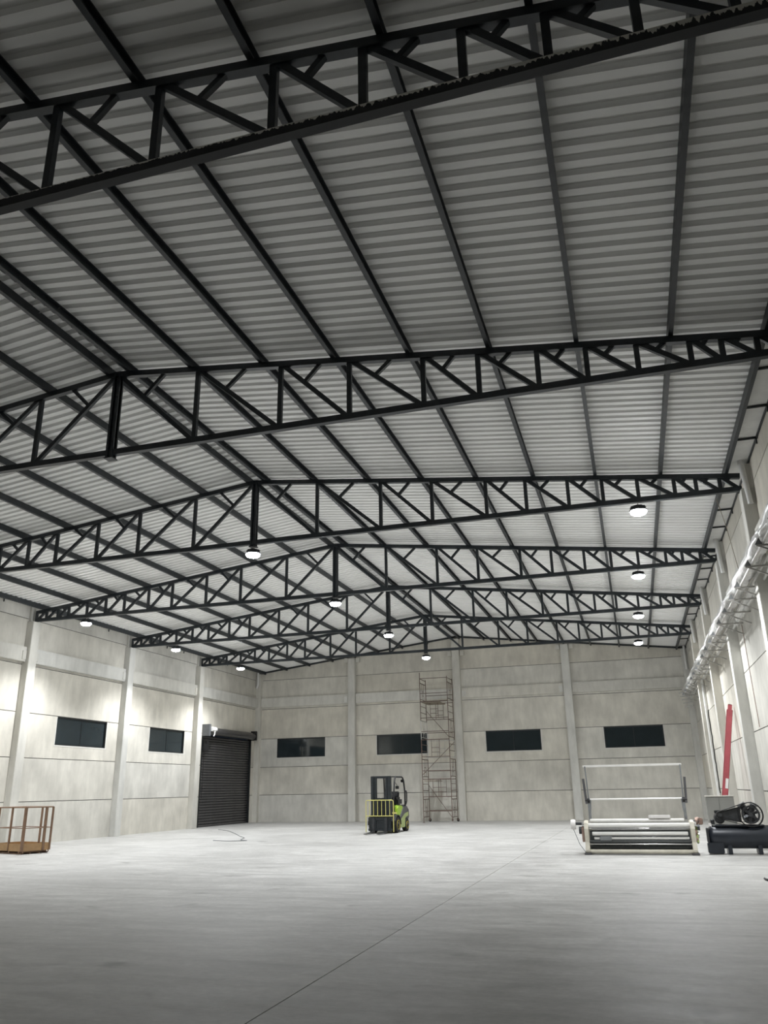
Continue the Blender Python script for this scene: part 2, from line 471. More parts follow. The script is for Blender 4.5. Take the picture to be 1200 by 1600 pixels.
# ================================================================= WINDOWS
wn_i = 0
def window(hole, wall):
    """hole in wall coordinates; wall 'far' lies in the xz plane, 'left' in the yz plane"""
    global wn_i
    wn_i += 1
    a, b, c, d = hole
    L_ = b - a
    loc = ((a + b) / 2, YF + 0.06, c) if wall == 'far' else (XWL - 0.06, (a + b) / 2, c)
    rot = (0, 0, 0) if wall == 'far' else (0, 0, PI / 2)
    H_ = d - c
    fr = MB()
    t = 0.045
    fr.box(-L_ / 2, L_ / 2, -0.02, 0.04, 0, t).box(-L_ / 2, L_ / 2, -0.02, 0.04, H_ - t, H_)
    fr.box(-L_ / 2, -L_ / 2 + t, -0.02, 0.04, t, H_ - t).box(L_ / 2 - t, L_ / 2, -0.02, 0.04, t, H_ - t)
    o = fr.build('window_%d' % wn_i, M['frame'], None, loc, rot)
    o['kind'] = 'structure'
    rv = MB(); e = 0.05
    rv.box(-L_ / 2 - e, L_ / 2 + e, -0.068, -0.045, -e, 0).box(-L_ / 2 - e, -L_ / 2, -0.068, -0.045, 0, H_)
    rv.box(L_ / 2, L_ / 2 + e, -0.068, -0.045, 0, H_)
    rv.build('window_surround', M['reveal'], o)
    for s in (0, 1):
        x0 = -L_ / 2 + t if s == 0 else 0.015
        x1 = -0.015 if s == 0 else L_ / 2 - t
        MB().box(x0, x1, 0.004 + 0.012 * s, 0.012 + 0.012 * s, t, H_ - t).build('window_pane', M['glass'], o)
    MB().box(-0.015, 0.015, -0.005, 0.03, t, H_ - t).build('window_mullion', M['frame'], o)
for h in far_windows: window(h, 'far')
for h in left_windows: window(h, 'left')

# ================================================================= ROLLER DOOR
dr = empty('door_1', (XWL, 0, 0), kind='structure')
dy0, dy1, dz = DOOR[0], DOOR[1], 4.50
NS = 34
ph = dz / NS
prof = []
for q in range(7):
    t = q / 6
    prof.append((0.036 * math.sin(t * PI) ** 0.8, t * ph * 0.88))
poly = [(u - 0.10, v) for u, v in prof] + [(-0.125, ph * 0.88), (-0.125, 0)]
slat = MB()
n = len(poly)
slat.v = [(u, dy0 + 0.05, v) for u, v in poly] + [(u, dy1 - 0.05, v) for u, v in poly]
slat.f = [tuple(range(n)), tuple(range(2 * n - 1, n - 1, -1))] + [((i + 1) % n, i, i + n, (i + 1) % n + n) for i in range(n)]
slat.sm = [False] * len(slat.f)
sm = slat.mesh('shutter_slat', M['shutter'])
for i in range(NS):
    link('shutter_slat', sm, dr, (0, 0, i * ph + 0.012))
MB().box(-0.16, -0.13, dy0, dy1, 0, dz).build('shutter_backing', M['black'], dr)
for a in (dy0, dy1 - 0.09):
    MB().box(-0.14, 0.03, a, a + 0.09, 0, dz).build('guide_rail', M['frame'], dr)
MB().lathe([(0.001, 0), (0.2, 0), (0.2, dy1 - dy0 - 0.3), (0.001, dy1 - dy0 - 0.3)], (0.14, dy0 + 0.3, 4.73), 'y', 20).build('shutter_drum', M['shutter'], dr)
MB().box(-0.02, 0.36, dy1 - 0.06, dy1 + 0.06, 4.50, 5.02).build('end_plate', M['black'], dr, bevel=0.01)
MB().box(-0.02, 0.42, dy0 + 0.0, dy0 + 0.20, 4.45, 5.05).build('end_plate', M['plate'], dr, bevel=0.01)
mo = MB().lathe([(0.001, 0), (0.1, 0), (0.12, 0.03), (0.12, 0.42), (0.08, 0.46), (0.001, 0.46)], (0.44, dy0 + 0.22, 4.80), 'y', 16).build('motor', M['pvc'], dr)
MB().tube([(0.5, dy0 + 0.45, 4.72), (0.5, dy0 + 0.45, 4.55), (0.46, dy0 + 0.42, 4.45)], 0.035, 8).build('motor_gear', M['pvc'], mo)
MB().box(0.0, 0.16, dy0 + 0.10, dy0 + 0.52, 3.75, 4.25).build('control_box', M['black'], dr, bevel=0.01)
MB().tube([(0.06, dy0 + 0.2, 3.75), (0.06, dy0 + 0.22, 2.4), (0.06, dy0 + 0.2, 1.4)], 0.015, 6).build('control_cable', M['black'], dr)

# ================================================================= ROOF (ceiling)
ceil = empty('ceiling', kind='structure')
EAVE = 11.86
PER = 0.25
# trapezoidal sheet, 1 m cover, ribs running down the slope
pr = []
for r in range(4):
    y = r * PER
    pr += [(y, 0.0), (y + 0.125, 0.0), (y + 0.146, 0.068), (y + 0.229, 0.068)]
pr.append((1.0, 0.0))
def sheet_mesh(s):
    m = MB()
    n = len(pr)
    vs = []
    for d in (0.04, EAVE):
        for (y, z) in pr:
            vs.append((s * d, y, -d * SLOPE + z))
    fs = [(i, i + 1, n + i + 1, n + i) for i in range(n - 1)]
    m.add(vs, fs)
    return m.mesh('roof_sheet', M['sheet'])
for s in (-1, 1):
    me = sheet_mesh(s)
    for i in range(52):
        y = YN - 0.2 + i
        link('roof_sheet', me, ceil, (RX, y, ZR + PUR + 0.004 + (0.0015 if i % 2 else 0)))
# ridge capping
m = MB()
m.prism([(RX - 0.32, top_z(RX - 0.32) + PUR + 0.076), (RX, ZR + PUR + 0.086), (RX + 0.32, top_z(RX + 0.32) + PUR + 0.076), (RX, ZR + PUR + 0.10)], YN, YF)
m.build('ridge_cap', M['sheet'], ceil)
# purlins: C section
POFF = [0.24, 1.65, 3.17, 4.63, 6.06, 7.50, 8.98, 10.46, 11.87]
for s in (-1, 1):
    for d in POFF:
        x = RX + s * d
        z = top_z(x)
        w, h, t = 0.075, PUR, 0.006
        sec = [(0, 0), (w, 0), (w, 0.02), (w - t, 0.02), (w - t, t), (t, t), (t, h - t), (w - t, h - t), (w - t, h - 0.02), (w, h - 0.02), (w, h), (0, h)]
        poly = [((u - w / 2) * s, v) for u, v in sec]
        MB().prism(poly, YN, YF - 0.02).build('purlin', M['purlin'], ceil, (x, 0, z))
# eave gutters with hanger bars
for s in (-1, 1):
    wall_x = XWR if s > 0 else XWL
    xi = RX + s * 11.95
    x0, x1 = sorted((xi, wall_x))
    z = 8.565
    MB().box(x0, x1, YN, YF, z, z + 0.012).build('gutter', M['gutter'], ceil)
    xa, xb = sorted((wall_x - s * 0.035, wall_x - s * 0.005))
    MB().box(xa, xb, YN, YF - 0.3, z - 0.045, z).build('gutter_angle', M['purlin'], ceil)
    xa, xb = sorted((xi - s * 0.06, wall_x))
    hm = MB().box(xa, xb, -0.02, 0.02, z - 0.045, z - 0.006)
    hm.bar((wall_x - s * 0.03, 0, z - 0.02), (wall_x - s * 0.03, 0.0, z - 0.16), 0.03, 0.03)
    hm = hm.mesh('gutter_hanger', M['purlin'])
    for k in range(-1, 7):
        for q in (0.25, 0.5, 0.75):
            y = ty(k) + BAY * q
            if YN < y < YF: link('gutter_hanger', hm, ceil, (0, y, 0))
# dark edge angle where the roof meets the gable
for s in (-1, 1):
    MB().bar((RX, YF - 0.05, ZR + PUR - 0.05), (RX + s * 12.3, YF - 0.05, ZR + PUR - 0.05 - 12.3 * SLOPE), 0.06, 0.09).build('gable_angle', M['purlin'], ceil)
# sheet-metal tie rods across the ridge
rod = MB().tube([(-0.24, 0, ZR + 0.10), (0.24, 0, ZR + 0.12)], 0.008, 6).mesh('ridge_tie', M['galv'])
for k in range(1, 7):
    for q in (0.33, 0.66):
        link('ridge_tie', rod, ceil, (RX, ty(k) + BAY * q, 0))

# ================================================================= ROOF TRUSSES
VOFF = [1.82, 3.58, 4.94, 6.32, 7.30, 8.31, 9.11, 9.91, 10.72, 11.19, 11.70]
CH = 0.115   # chord depth
def truss_meshes(mat, mat_bottom):
    parts = []
    zt = lambda d: ZR - d * SLOPE - CH / 2
    for s in (-1, 1):
        parts.append(('top_chord', MB().bar((0, 0, zt(0)), (s * HALF, 0, zt(HALF)), 0.11, CH), mat))
        for d in VOFF:
            parts.append(('truss_vertical', MB().bar((s * d, 0, ZB), (s * d, 0, zt(d)), 0.07, 0.085), mat))
        ds = [0.0] + VOFF + [HALF - 0.03]
        for i in range(len(ds) - 1):
            a, b = ds[i] + 0.05, ds[i + 1] - 0.05
            p, q = Vector((s * a, 0, zt(ds[i]) - 0.03)), Vector((s * b, 0, ZB + 0.03))
            parts.append(('truss_diagonal', MB().bar(p, q, 0.066, 0.085), mat))
            u = ds[i] + 0.60 * (ds[i + 1] - ds[i])
            f = p.lerp(q, 0.34)
            parts.append(('truss_strut', MB().bar((s * u, 0, zt(u)), f, 0.06, 0.07), mat))
    parts.append(('bottom_chord', MB().bar((-HALF, 0, ZB), (HALF, 0, ZB), 0.11, CH), mat_bottom))
    kp = MB()
    kp.bar((-0.055, 0, ZB - 0.11), (-0.055, 0, ZR - 0.01), 0.135, 0.05).bar((0.055, 0, ZB - 0.11), (0.055, 0, ZR - 0.01), 0.135, 0.05)
    kp.box(-0.08, 0.08, -0.03, 0.03, ZB - 0.1, ZR - 0.03)
    kp.cbox((0, 0, ZB - 0.12), (0.19, 0.19, 0.02))
    for z in (ZB + 0.25, ZB + 0.7, ZB + 1.2):
        kp.cbox((-0.05, -0.07, z), (0.03, 0.02, 0.03)).cbox((0.05, -0.07, z), (0.03, 0.02, 0.03))
    parts.append(('king_post', kp, mat))
    parts.append(('end_plate', MB().box(-HALF - 0.012, -HALF + 0.012, -0.07, 0.07, ZB - 0.06, zt(HALF) + CH / 2), mat))
    return [(n, mb.mesh(n, mt), mt) for n, mb, mt in parts]
tp = truss_meshes(M['steel'], M['steel'])
tp1 = truss_meshes(M['steel'], M['steel_runs'])
tl = {1: 'nearest dark steel roof truss at the top, with pale cement runs',
      2: 'second dark steel roof truss from the camera, its king post without a lamp',
      3: 'third dark steel roof truss from the camera, nearest one carrying lit lamps',
      4: 'fourth dark steel roof truss from the camera, left end above the brown basket',
      5: 'fifth dark steel roof truss from the camera, second from the far wall',
      6: 'sixth dark steel roof truss, closest to the far gable wall'}
for k in range(1, 7):
    t = empty('roof_truss', (RX, ty(k), 0), 0, tl[k], 'roof truss', 'roof trusses across the hall')
    for n, me, _ in (tp1 if k == 1 else tp):
        link(n, me, t)

# ================================================================= HIGH-BAY LAMPS
def lamp_meshes():
    out = []
    hb = MB().lathe([(0.05, 0.17), (0.09, 0.165), (0.12, 0.12), (0.19, 0.075), (0.205, 0.05), (0.205, 0.03), (0.19, 0.025)], n=24)
    for i in range(12):
        t = 2 * PI * i / 12
        hb.bar((0.07 * math.cos(t), 0.07 * math.sin(t), 0.14), (0.175 * math.cos(t), 0.175 * math.sin(t), 0.105), 0.008, 0.06, (-math.sin(t), math.cos(t), 0))
    out.append(('lamp_housing', hb.mesh('lamp_housing', M['housing'])))
    prof = [(0.188, 0.028), (0.188, 0.0), (0.170, -0.028), (0.13, -0.05), (0.07, -0.064), (0.01, -0.068)]
    out.append(('lamp_lens', MB().lathe(prof, n=16).mesh('lamp_lens', M['lamp'])))
    out.append(('lamp_hook', MB().tube([(0, 0, 0.16), (0, 0, 0.20), (0.02, 0, 0.225), (0, 0, 0.25)], 0.012, 8).mesh('lamp_hook', M['galv'])))
    return out
lm = lamp_meshes()
kth = {3: 'third', 4: 'fourth', 5: 'fifth', 6: 'sixth'}
for k in range(3, 7):
    for dx, side in ((-9.89, 'left end'), (0.0, 'middle king post'), (9.86, 'right end')):
        zl = ZB - 0.30 + (-0.05 if dx == 0 else 0)
        l = empty('high_bay_lamp', (RX + dx, ty(k), zl), 0,
                  'lit high bay lamp at the %s of the %s truss from the camera' % (side, kth[k]), 'lamp', 'lit high bay lamps under the trusses')
        for n, me in lm:
            link(n, me, l)
        sd = bpy.data.lights.new('lamp_beam', 'SPOT')
        sd.energy = LAMP_WATT
        sd.spot_size = math.radians(LAMP_BEAM)
        sd.spot_blend = 0.65
        sd.shadow_soft_size = 0.10
        sd.color = (0.96, 0.98, 1.0)
        so = link('lamp_beam', sd, l, (0, 0, -0.19))

# ================================================================= FORKLIFT
def forklift(loc, rz):
    t = empty('forklift', loc, rz, 'lime green and black forklift with yellow load backrest standing mid floor', 'forklift')
    # local frame: front looks to -y, origin below the front axle
    for s in (-1, 1):
        m = MB()
        m.box(s * 0.36 - 0.065, s * 0.36 + 0.065, -0.47, -0.30, 0.10, 2.17)
        m.build('mast_rail', M['mast'], t, bevel=0.01)
        MB().box(s * 0.235 - 0.045, s * 0.235 + 0.045, -0.45, -0.33, 0.12, 2.12).build('inner_mast_rail', M['mast'], t, bevel=0.008)
        MB().tube([(s * 0.15, -0.36, 0.2), (s * 0.15, -0.36, 1.25)], 0.032, 10).build('lift_cylinder', M['pump'], t)
        # load forks
        fk = MB().box(s * 0.27 - 0.055, s * 0.27 + 0.055, -0.66, -0.61, 0.04, 0.60)
        fk.prism([(-0.66, 0.035), (-1.66, 0.025), (-1.66, 0.04), (-0.66, 0.085)], s * 0.27 - 0.055, s * 0.27 + 0.055, 'x')
        fk.build('fork', M['pump'], t)
        # wheels
        for (y, r, w, nm) in ((0.0, 0.31, 0.24, 'front_wheel'), (1.38, 0.25, 0.18, 'rear_wheel')):
            cx = s * 0.47
            wh = MB().lathe([(r * 0.55, -w / 2), (r * 0.94, -w / 2), (r, -w / 2 + 0.03), (r, w / 2 - 0.03), (r * 0.94, w / 2), (r * 0.55, w / 2)], (0, 0, 0), 'x', 28)
            wo = wh.build(nm, M['rubber'], t, (cx, y, r))
            rm = MB().lathe([(0.03, 0.015), (r * 0.26, 0.015), (r * 0.34, 0.0), (r * 0.55, 0.0), (r * 0.60, 0.03), (r * 0.60, -0.05)], (s * (w / 2 - 0.015), 0, 0), 'x', 24)
            if s < 0: rm.v = [(2 * (-(w / 2 - 0.015)) - a, b, c) for a, b, c in rm.v]
            rm.build('wheel_rim', M['rim'], wo)
            hb = MB().lathe([(0.001, 0.0), (0.07, 0.0), (0.06, 0.05), (0.001, 0.05)], (s * (w / 2 - 0.01), 0, 0), 'x', 12)
            hb.build('wheel_hub', M['black'], wo)
    MB().box(-0.43, 0.43, -0.46, -0.32, 2.10, 2.19).build('mast_crosshead', M['mast'], t, bevel=0.01)
    MB().box(-0.40, 0.40, -0.40, -0.32, 1.25, 1.34).build('mast_crossmember', M['mast'], t, bevel=0.01)
    MB().box(-0.40, 0.40, -0.42, -0.32, 0.14, 0.30).build('mast_crossmember', M['mast'], t, bevel=0.01)
    ch = MB()
    for x in (-0.10, 0.06):
        ch.box(x, x + 0.035, -0.43, -0.41, 0.5, 1.35)
    ch.build('lift_chain', M['pump'], t)
    # carriage
    c = MB()
    c.box(-0.50, 0.50, -0.61, -0.555, 0.50, 0.60).box(-0.50, 0.50, -0.61, -0.555, 0.10, 0.19)
    c.box(-0.44, 0.44, -0.58, -0.54, 0.19, 0.50).box(-0.22, -0.16, -0.62, -0.54, 0.1, 0.6).box(0.16, 0.22, -0.62, -0.54, 0.1, 0.6)
    c.build('carriage', M['mast'], t, bevel=0.006)
    # yellow load backrest
    r = 0.013
    b = MB()
    b.tube([(-0.585, -0.63, 0.06), (-0.585, -0.63, 1.20), (-0.57, -0.63, 1.245), (-0.53, -0.63, 1.26), (0.53, -0.63, 1.26), (0.57, -0.63, 1.245), (0.585, -0.63, 1.20), (0.585, -0.63, 0.06)], 0.018, 8)
    b.tube([(-0.585, -0.63, 0.66), (0.585, -0.63, 0.66)], 0.018, 8)
    bo = b.build('load_backrest', M['yellow'], t)
    for i in range(6):
        x = -0.43 + i * 0.172
        MB().tube([(x, -0.63, 0.66), (x, -0.63, 1.26)], r, 8).build('backrest_bar', M['yellow'], bo)
    MB().box(0.53, 0.70, -0.60, -0.52, 0.74, 0.80).build('backrest_bracket', M['yellow'], bo)
    # body
    MB().box(-0.46, 0.46, -0.30, 0.30, 0.14, 0.80).build('front_frame', M['black'], t, bevel=0.03)
    MB().prism([(-0.34, 0.80), (-0.30, 1.22), (-0.12, 1.24), (0.02, 0.80)], -0.44, 0.44, 'x').build('dash_cowl', M['black'], t, bevel=0.02)
    MB().prism([(0.10, 0.55), (0.16, 0.95), (0.34, 1.05), (0.95, 1.02), (1.10, 0.90), (0.62, 0.55)], -0.50, 0.50, 'x').build('engine_cover', M['lime'], t, bevel=0.04)
    MB().prism([(0.30, 0.26), (0.30, 0.50), (0.95, 0.95), (1.45, 0.98), (1.72, 0.86), (1.76, 0.55), (1.62, 0.45), (1.05, 0.60), (0.62, 0.26)], -0.53, 0.53, 'x').build('side_panel', M['grey_paint'], t, bevel=0.02)
    MB().prism([(0.36, 0.17), (0.36, 0.40), (0.60, 0.52), (1.10, 0.72), (1.60, 0.78), (1.60, 0.60), (1.16, 0.52), (1.10, 0.17)], -0.545, 0.545, 'x').build('lower_body', M['dull_lime'], t, bevel=0.02)
    MB().prism([(1.20, 0.50), (1.30, 1.05), (1.70, 1.02), (1.82, 0.85), (1.80, 0.30), (1.64, 0.22), (1.64, 0.50)], -0.48, 0.48, 'x').build('counterweight', M['grey_paint'], t, bevel=0.05)
    for s in (-1, 1):
        a = MB()
        for i in range(9):
            u = PI * i / 8
            y0, z0 = 0.40 * math.cos(u), 0.31 + 0.37 * math.sin(u)
            u2 = PI * (i + 1) / 8
            if i < 8:
                a.bar((s * 0.47, y0, z0), (s * 0.47, 0.40 * math.cos(u2), 0.31 + 0.37 * math.sin(u2)), 0.24, 0.03, (1, 0, 0))
        a.build('front_fender', M['black'], t)
    # seat, wheel
    st = MB().box(-0.34, 0.36, 0.40, 0.95, 1.03, 1.20).build('seat', M['black'], t, bevel=0.05)
    MB().prism([(0.80, 1.12), (0.93, 1.12), (1.04, 1.55), (0.96, 1.60), (0.90, 1.55)], -0.32, 0.34, 'x').build('seat_back', M['black'], st, bevel=0.03)
    MB().tube([(0.15, -0.14, 1.18), (0.15, 0.14, 1.38)], 0.035, 8).build('steering_column', M['black'], t)
    sw = MB(); ring = []
    for i in range(21):
        u = 2 * PI * i / 20
        ring.append((0.15 + 0.17 * math.cos(u), 0.15 + 0.14 * math.sin(u), 1.40 + 0.10 * math.sin(u)))
    sw.tube(ring, 0.014, 6, False).bar((-0.01, 0.15, 1.40), (0.31, 0.15, 1.40), 0.02, 0.02)
    sw.build('steering_wheel', M['black'], t)
    MB().box(0.06, 0.47, 0.34, 1.02, 1.0, 1.36).build('side_console', M['black'], t, bevel=0.09)
    # overhead guard
    for s in (-1, 1):
        MB().tube([(s * 0.44, -0.18, 0.85), (s * 0.44, -0.10, 1.40), (s * 0.43, 0.06, 1.95), (s * 0.42, 0.16, 2.10), (s * 0.42, 0.30, 2.16)], 0.034, 8).build('front_pillar', M['black'], t)
        MB().tube([(s * 0.46, 1.42, 0.95), (s * 0.46, 1.42, 1.55), (s * 0.44, 1.32, 2.02), (s * 0.42, 1.24, 2.13), (s * 0.42, 1.10, 2.16)], 0.036, 8).build('rear_pillar', M['black'], t)
        MB().tube([(s * 0.42, 0.26, 2.16), (s * 0.42, 1.14, 2.16)], 0.035, 8).build('guard_rail', M['black'], t)
    for i in range(6):
        y = 0.30 + i * 0.16
        MB().box(-0.42, 0.42, y - 0.02, y + 0.02, 2.155, 2.185).build('guard_bar', M['black'], t)
    MB().tube([(0.44, 0.16, 1.93), (0.50, 0.14, 1.86), (0.52, 0.14, 1.80)], 0.012, 6).build('mirror_stalk', M['black'], t)
    MB().box(0.45, 0.60, 0.12, 0.15, 1.68, 1.80).build('mirror', M['black'], t, bevel=0.01)
    MB().cbox((0.40, 1.26, 2.00), (0.12, 0.1, 0.12)).build('work_light', M['black'], t, bevel=0.02)
    MB().tube([(0.53, 1.30, 1.05), (0.56, 1.34, 1.20), (0.56, 1.36, 1.52), (0.53, 1.36, 1.60), (0.49, 1.36, 1.60)], 0.03, 8).build('grab_handle', M['black'], t)
    for x in (0.22, 0.27, 0.32):
        MB().tube([(x, 0.02, 1.1), (x, 0.05, 1.32)], 0.012, 6).build('control_lever', M['black'], t)
    return t
forklift((-10.13, 33.35, 0), math.radians(-1.5))

# ================================================================= SCAFFOLD TOWER
def scaffold(loc):
    t = empty('scaffold_tower', loc, 0, 'tall narrow rusty tube scaffold tower on castors against the far wall', 'scaffold')
    W, D, N = 1.52, 1.30, 7
    zb = 0.14
    r = 0.021
    legs = [(0, 0), (W, 0), (0, D), (W, D)]
    for i in range(N):
        z0 = zb + i
        alt = i % 2
        # two ladder frames on opposite sides, turned a quarter on each lift
        for s in (0, 1):
            if alt == 0:
                a, b = (s * W, 0), (s * W, D)
            else:
                a, b = (0, s * D), (W, s * D)
            fr = MB()
            fr.tube([(a[0], a[1], z0), (a[0], a[1], z0 + 0.97), (a[0], a[1], z0 + 0.995), (b[0], b[1], z0 + 0.995), (b[0], b[1], z0 + 0.97), (b[0], b[1], z0)], r, 8)
            mm = M['galv'] if (i + s) % 5 == 4 else M['rust']
            fo = fr.build('scaffold_frame', mm, t)
            for h in (0.12,):
                MB().tube([(a[0], a[1], z0 + h), (b[0], b[1], z0 + h)], r * 0.85, 8).build('frame_rail', mm, fo)
            # short rungs in the middle of the frame
            f0, f1 = 0.36, 0.64
            for f in (f0, f1):
                p = (a[0] + (b[0] - a[0]) * f, a[1] + (b[1] - a[1]) * f)
                MB().tube([(p[0], p[1], z0 + 0.12), (p[0], p[1], z0 + 0.99)], r * 0.6, 6).build('frame_stile', mm, fo)
            for h in (0.35, 0.58):
                MB().tube([(a[0] + (b[0] - a[0]) * f0, a[1] + (b[1] - a[1]) * f0, z0 + h), (a[0] + (b[0] - a[0]) * f1, a[1] + (b[1] - a[1]) * f1, z0 + h)], r * 0.6, 6).build('frame_rung', mm, fo)
        for s in (0, 1):
            if alt == 0:
                a, b = (0, s * D), (W, s * D)
            else:
                a, b = (s * W, 0), (s * W, D)
            MB().tube([(a[0], a[1], z0 + 0.42), (b[0], b[1], z0 + 0.42)], r * 0.8, 8).build('cross_rail', M['rust'], t)
            if alt == 1:
                MB().tube([(a[0], a[1], z0 + 0.75), (b[0], b[1], z0 + 0.75)], r * 0.7, 8).build('cross_rail', M['rust'], t)
    # platform planks, part way up and at the working level
    for z, n in ((2.05, 2), (6.08, 3)):
        for i in range(n):
            x = 0.10 + i * 0.34
            MB().box(x, x + 0.30, -0.08, D + 0.08, zb + z - 0.02 - 0.14, zb + z + 0.02 - 0.14).build('plank', M['plank'], t)
    # diagonal braces
    for (p, q) in (((W, 0, zb + 0.1), (0.0, D, zb + 1.7)), ((0, 0, zb + 2.2), (W, D, zb + 3.9)), ((W, 0, zb + 4.1), (0, D, zb + 5.6))):
        MB().tube([p, q], 0.014, 6).build('diagonal_brace', M['rust'], t)
    # top guard posts
    for (x, y) in legs:
        h = 0.55 if (x, y) == (0, 0) else 0.3
        MB().tube([(x, y, zb + N), (x, y, zb + N + h)], r, 8).build('guard_post', M['rust'], t)
    for a, b in ((legs[0], legs[1]), (legs[0], legs[2]), (legs[1], legs[3])):
        MB().tube([(a[0], a[1], zb + N + 0.22), (b[0], b[1], zb + N + 0.22)], r * 0.8, 8).build('guard_rail', M['rust'], t)
    for i, (x, y) in enumerate(legs):
        if i == 0:
            MB().tube([(x, y, 0.0), (x, y, zb)], 0.018, 8).cbox((x, y, 0.006), (0.12, 0.12, 0.012)).build('base_jack', M['rust'], t)
        else:
            w = MB().lathe([(0.03, -0.022), (0.072, -0.022), (0.076, 0.0), (0.072, 0.022), (0.03, 0.022)], (0, 0, 0), 'y', 18).build('castor', M['galv'] if y == 0 else M['rubber'], t, (x + 0.02, y, 0.076))
            MB().box(-0.05, 0.03, -0.035, -0.027, -0.01, 0.085).box(-0.05, 0.03, 0.027, 0.035, -0.01, 0.085).box(-0.05, 0.03, -0.035, 0.035, 0.08, 0.09).build('castor_fork', M['rust'], w)
    return t
scaffold((-10.86, 42.75, 0))

# ================================================================= LIFTING BASKET
def basket():
    c = Vector((-18.12, 21.72, 0))
    e1 = Vector((0.33, 0.944, 0)); rz = math.atan2(-0.33, 0.944)
    # local x runs away from the near corner to the left, local y to the back
    t = empty('work_basket', c, math.atan2(0.33, -0.944), 'brown steel man basket with open rails on the floor by the left wall', 'work basket')
    # local axes: +x -> left of picture; +y -> towards the camera, so the back lies at -y
    Wd, Dp, Hh = 1.50, 0.92, 1.34
    def P(u, v, z): return (u, -v, z)
    zf = 0.10
    for (a, b) in ((P(0, 0, 0), P(Wd, 0, 0)), (P(0, Dp, 0), P(Wd, Dp, 0)), (P(0, 0, 0), P(0, Dp, 0)), (P(Wd, 0, 0), P(Wd, Dp, 0))):
        MB().bar((a[0], a[1], 0.19), (b[0], b[1], 0.19), 0.21, 0.014, (0, 0, 1)).build('toe_board', M['brown'], t)
    MB().box(0, Wd, -Dp, 0, zf - 0.01, zf + 0.005).build('basket_floor', M['brown'], t)
    for v in (0.04, Dp - 0.04):
        pts = [P(-0.02, v, 0.10), P(-0.02, v, 0.05), P(0.03, v, 0.02), P(Wd - 0.03, v, 0.02), P(Wd + 0.02, v, 0.05), P(Wd + 0.02, v, 0.10)]
        MB().tube(pts, 0.02, 8).build('skid', M['brown_dark'], t)
    for v in (0.3, 0.6):
        MB().tube([P(0.0, v, 0.02), P(Wd, v, 0.02)], 0.018, 8).build('skid', M['brown_dark'], t)
    for u in (0.15, 0.7, 1.25):
        MB().box(u - 0.03, u + 0.03, -Dp, 0, 0.035, 0.09).build('skid_block', M['brown_dark'], t)
    for (u, v, w) in ((0, 0, 0.085), (0, Dp, 0.05), (Wd, 0, 0.05), (Wd, Dp, 0.05), (0, Dp * 0.76, 0.075), (0.6, Dp, 0.05), (0.75, 0, 0.05)):
        MB().bar(P(u, v, 0.09), P(u, v, Hh), w, 0.05, (0, 1, 0)).build('post', M['brown_dark'], t)
    for z in (Hh, 0.74):
        rr = 0.02 if z == Hh else 0.013
        for (a, b) in ((P(0, 0, z), P(Wd, 0, z)), (P(0, Dp, z), P(Wd, Dp, z)), (P(0, 0, z), P(0, Dp, z)), (P(Wd, 0, z), P(Wd, Dp, z))):
            MB().tube([a, b], rr, 8).build('rail', M['brown_dark'], t)
    return t
basket()

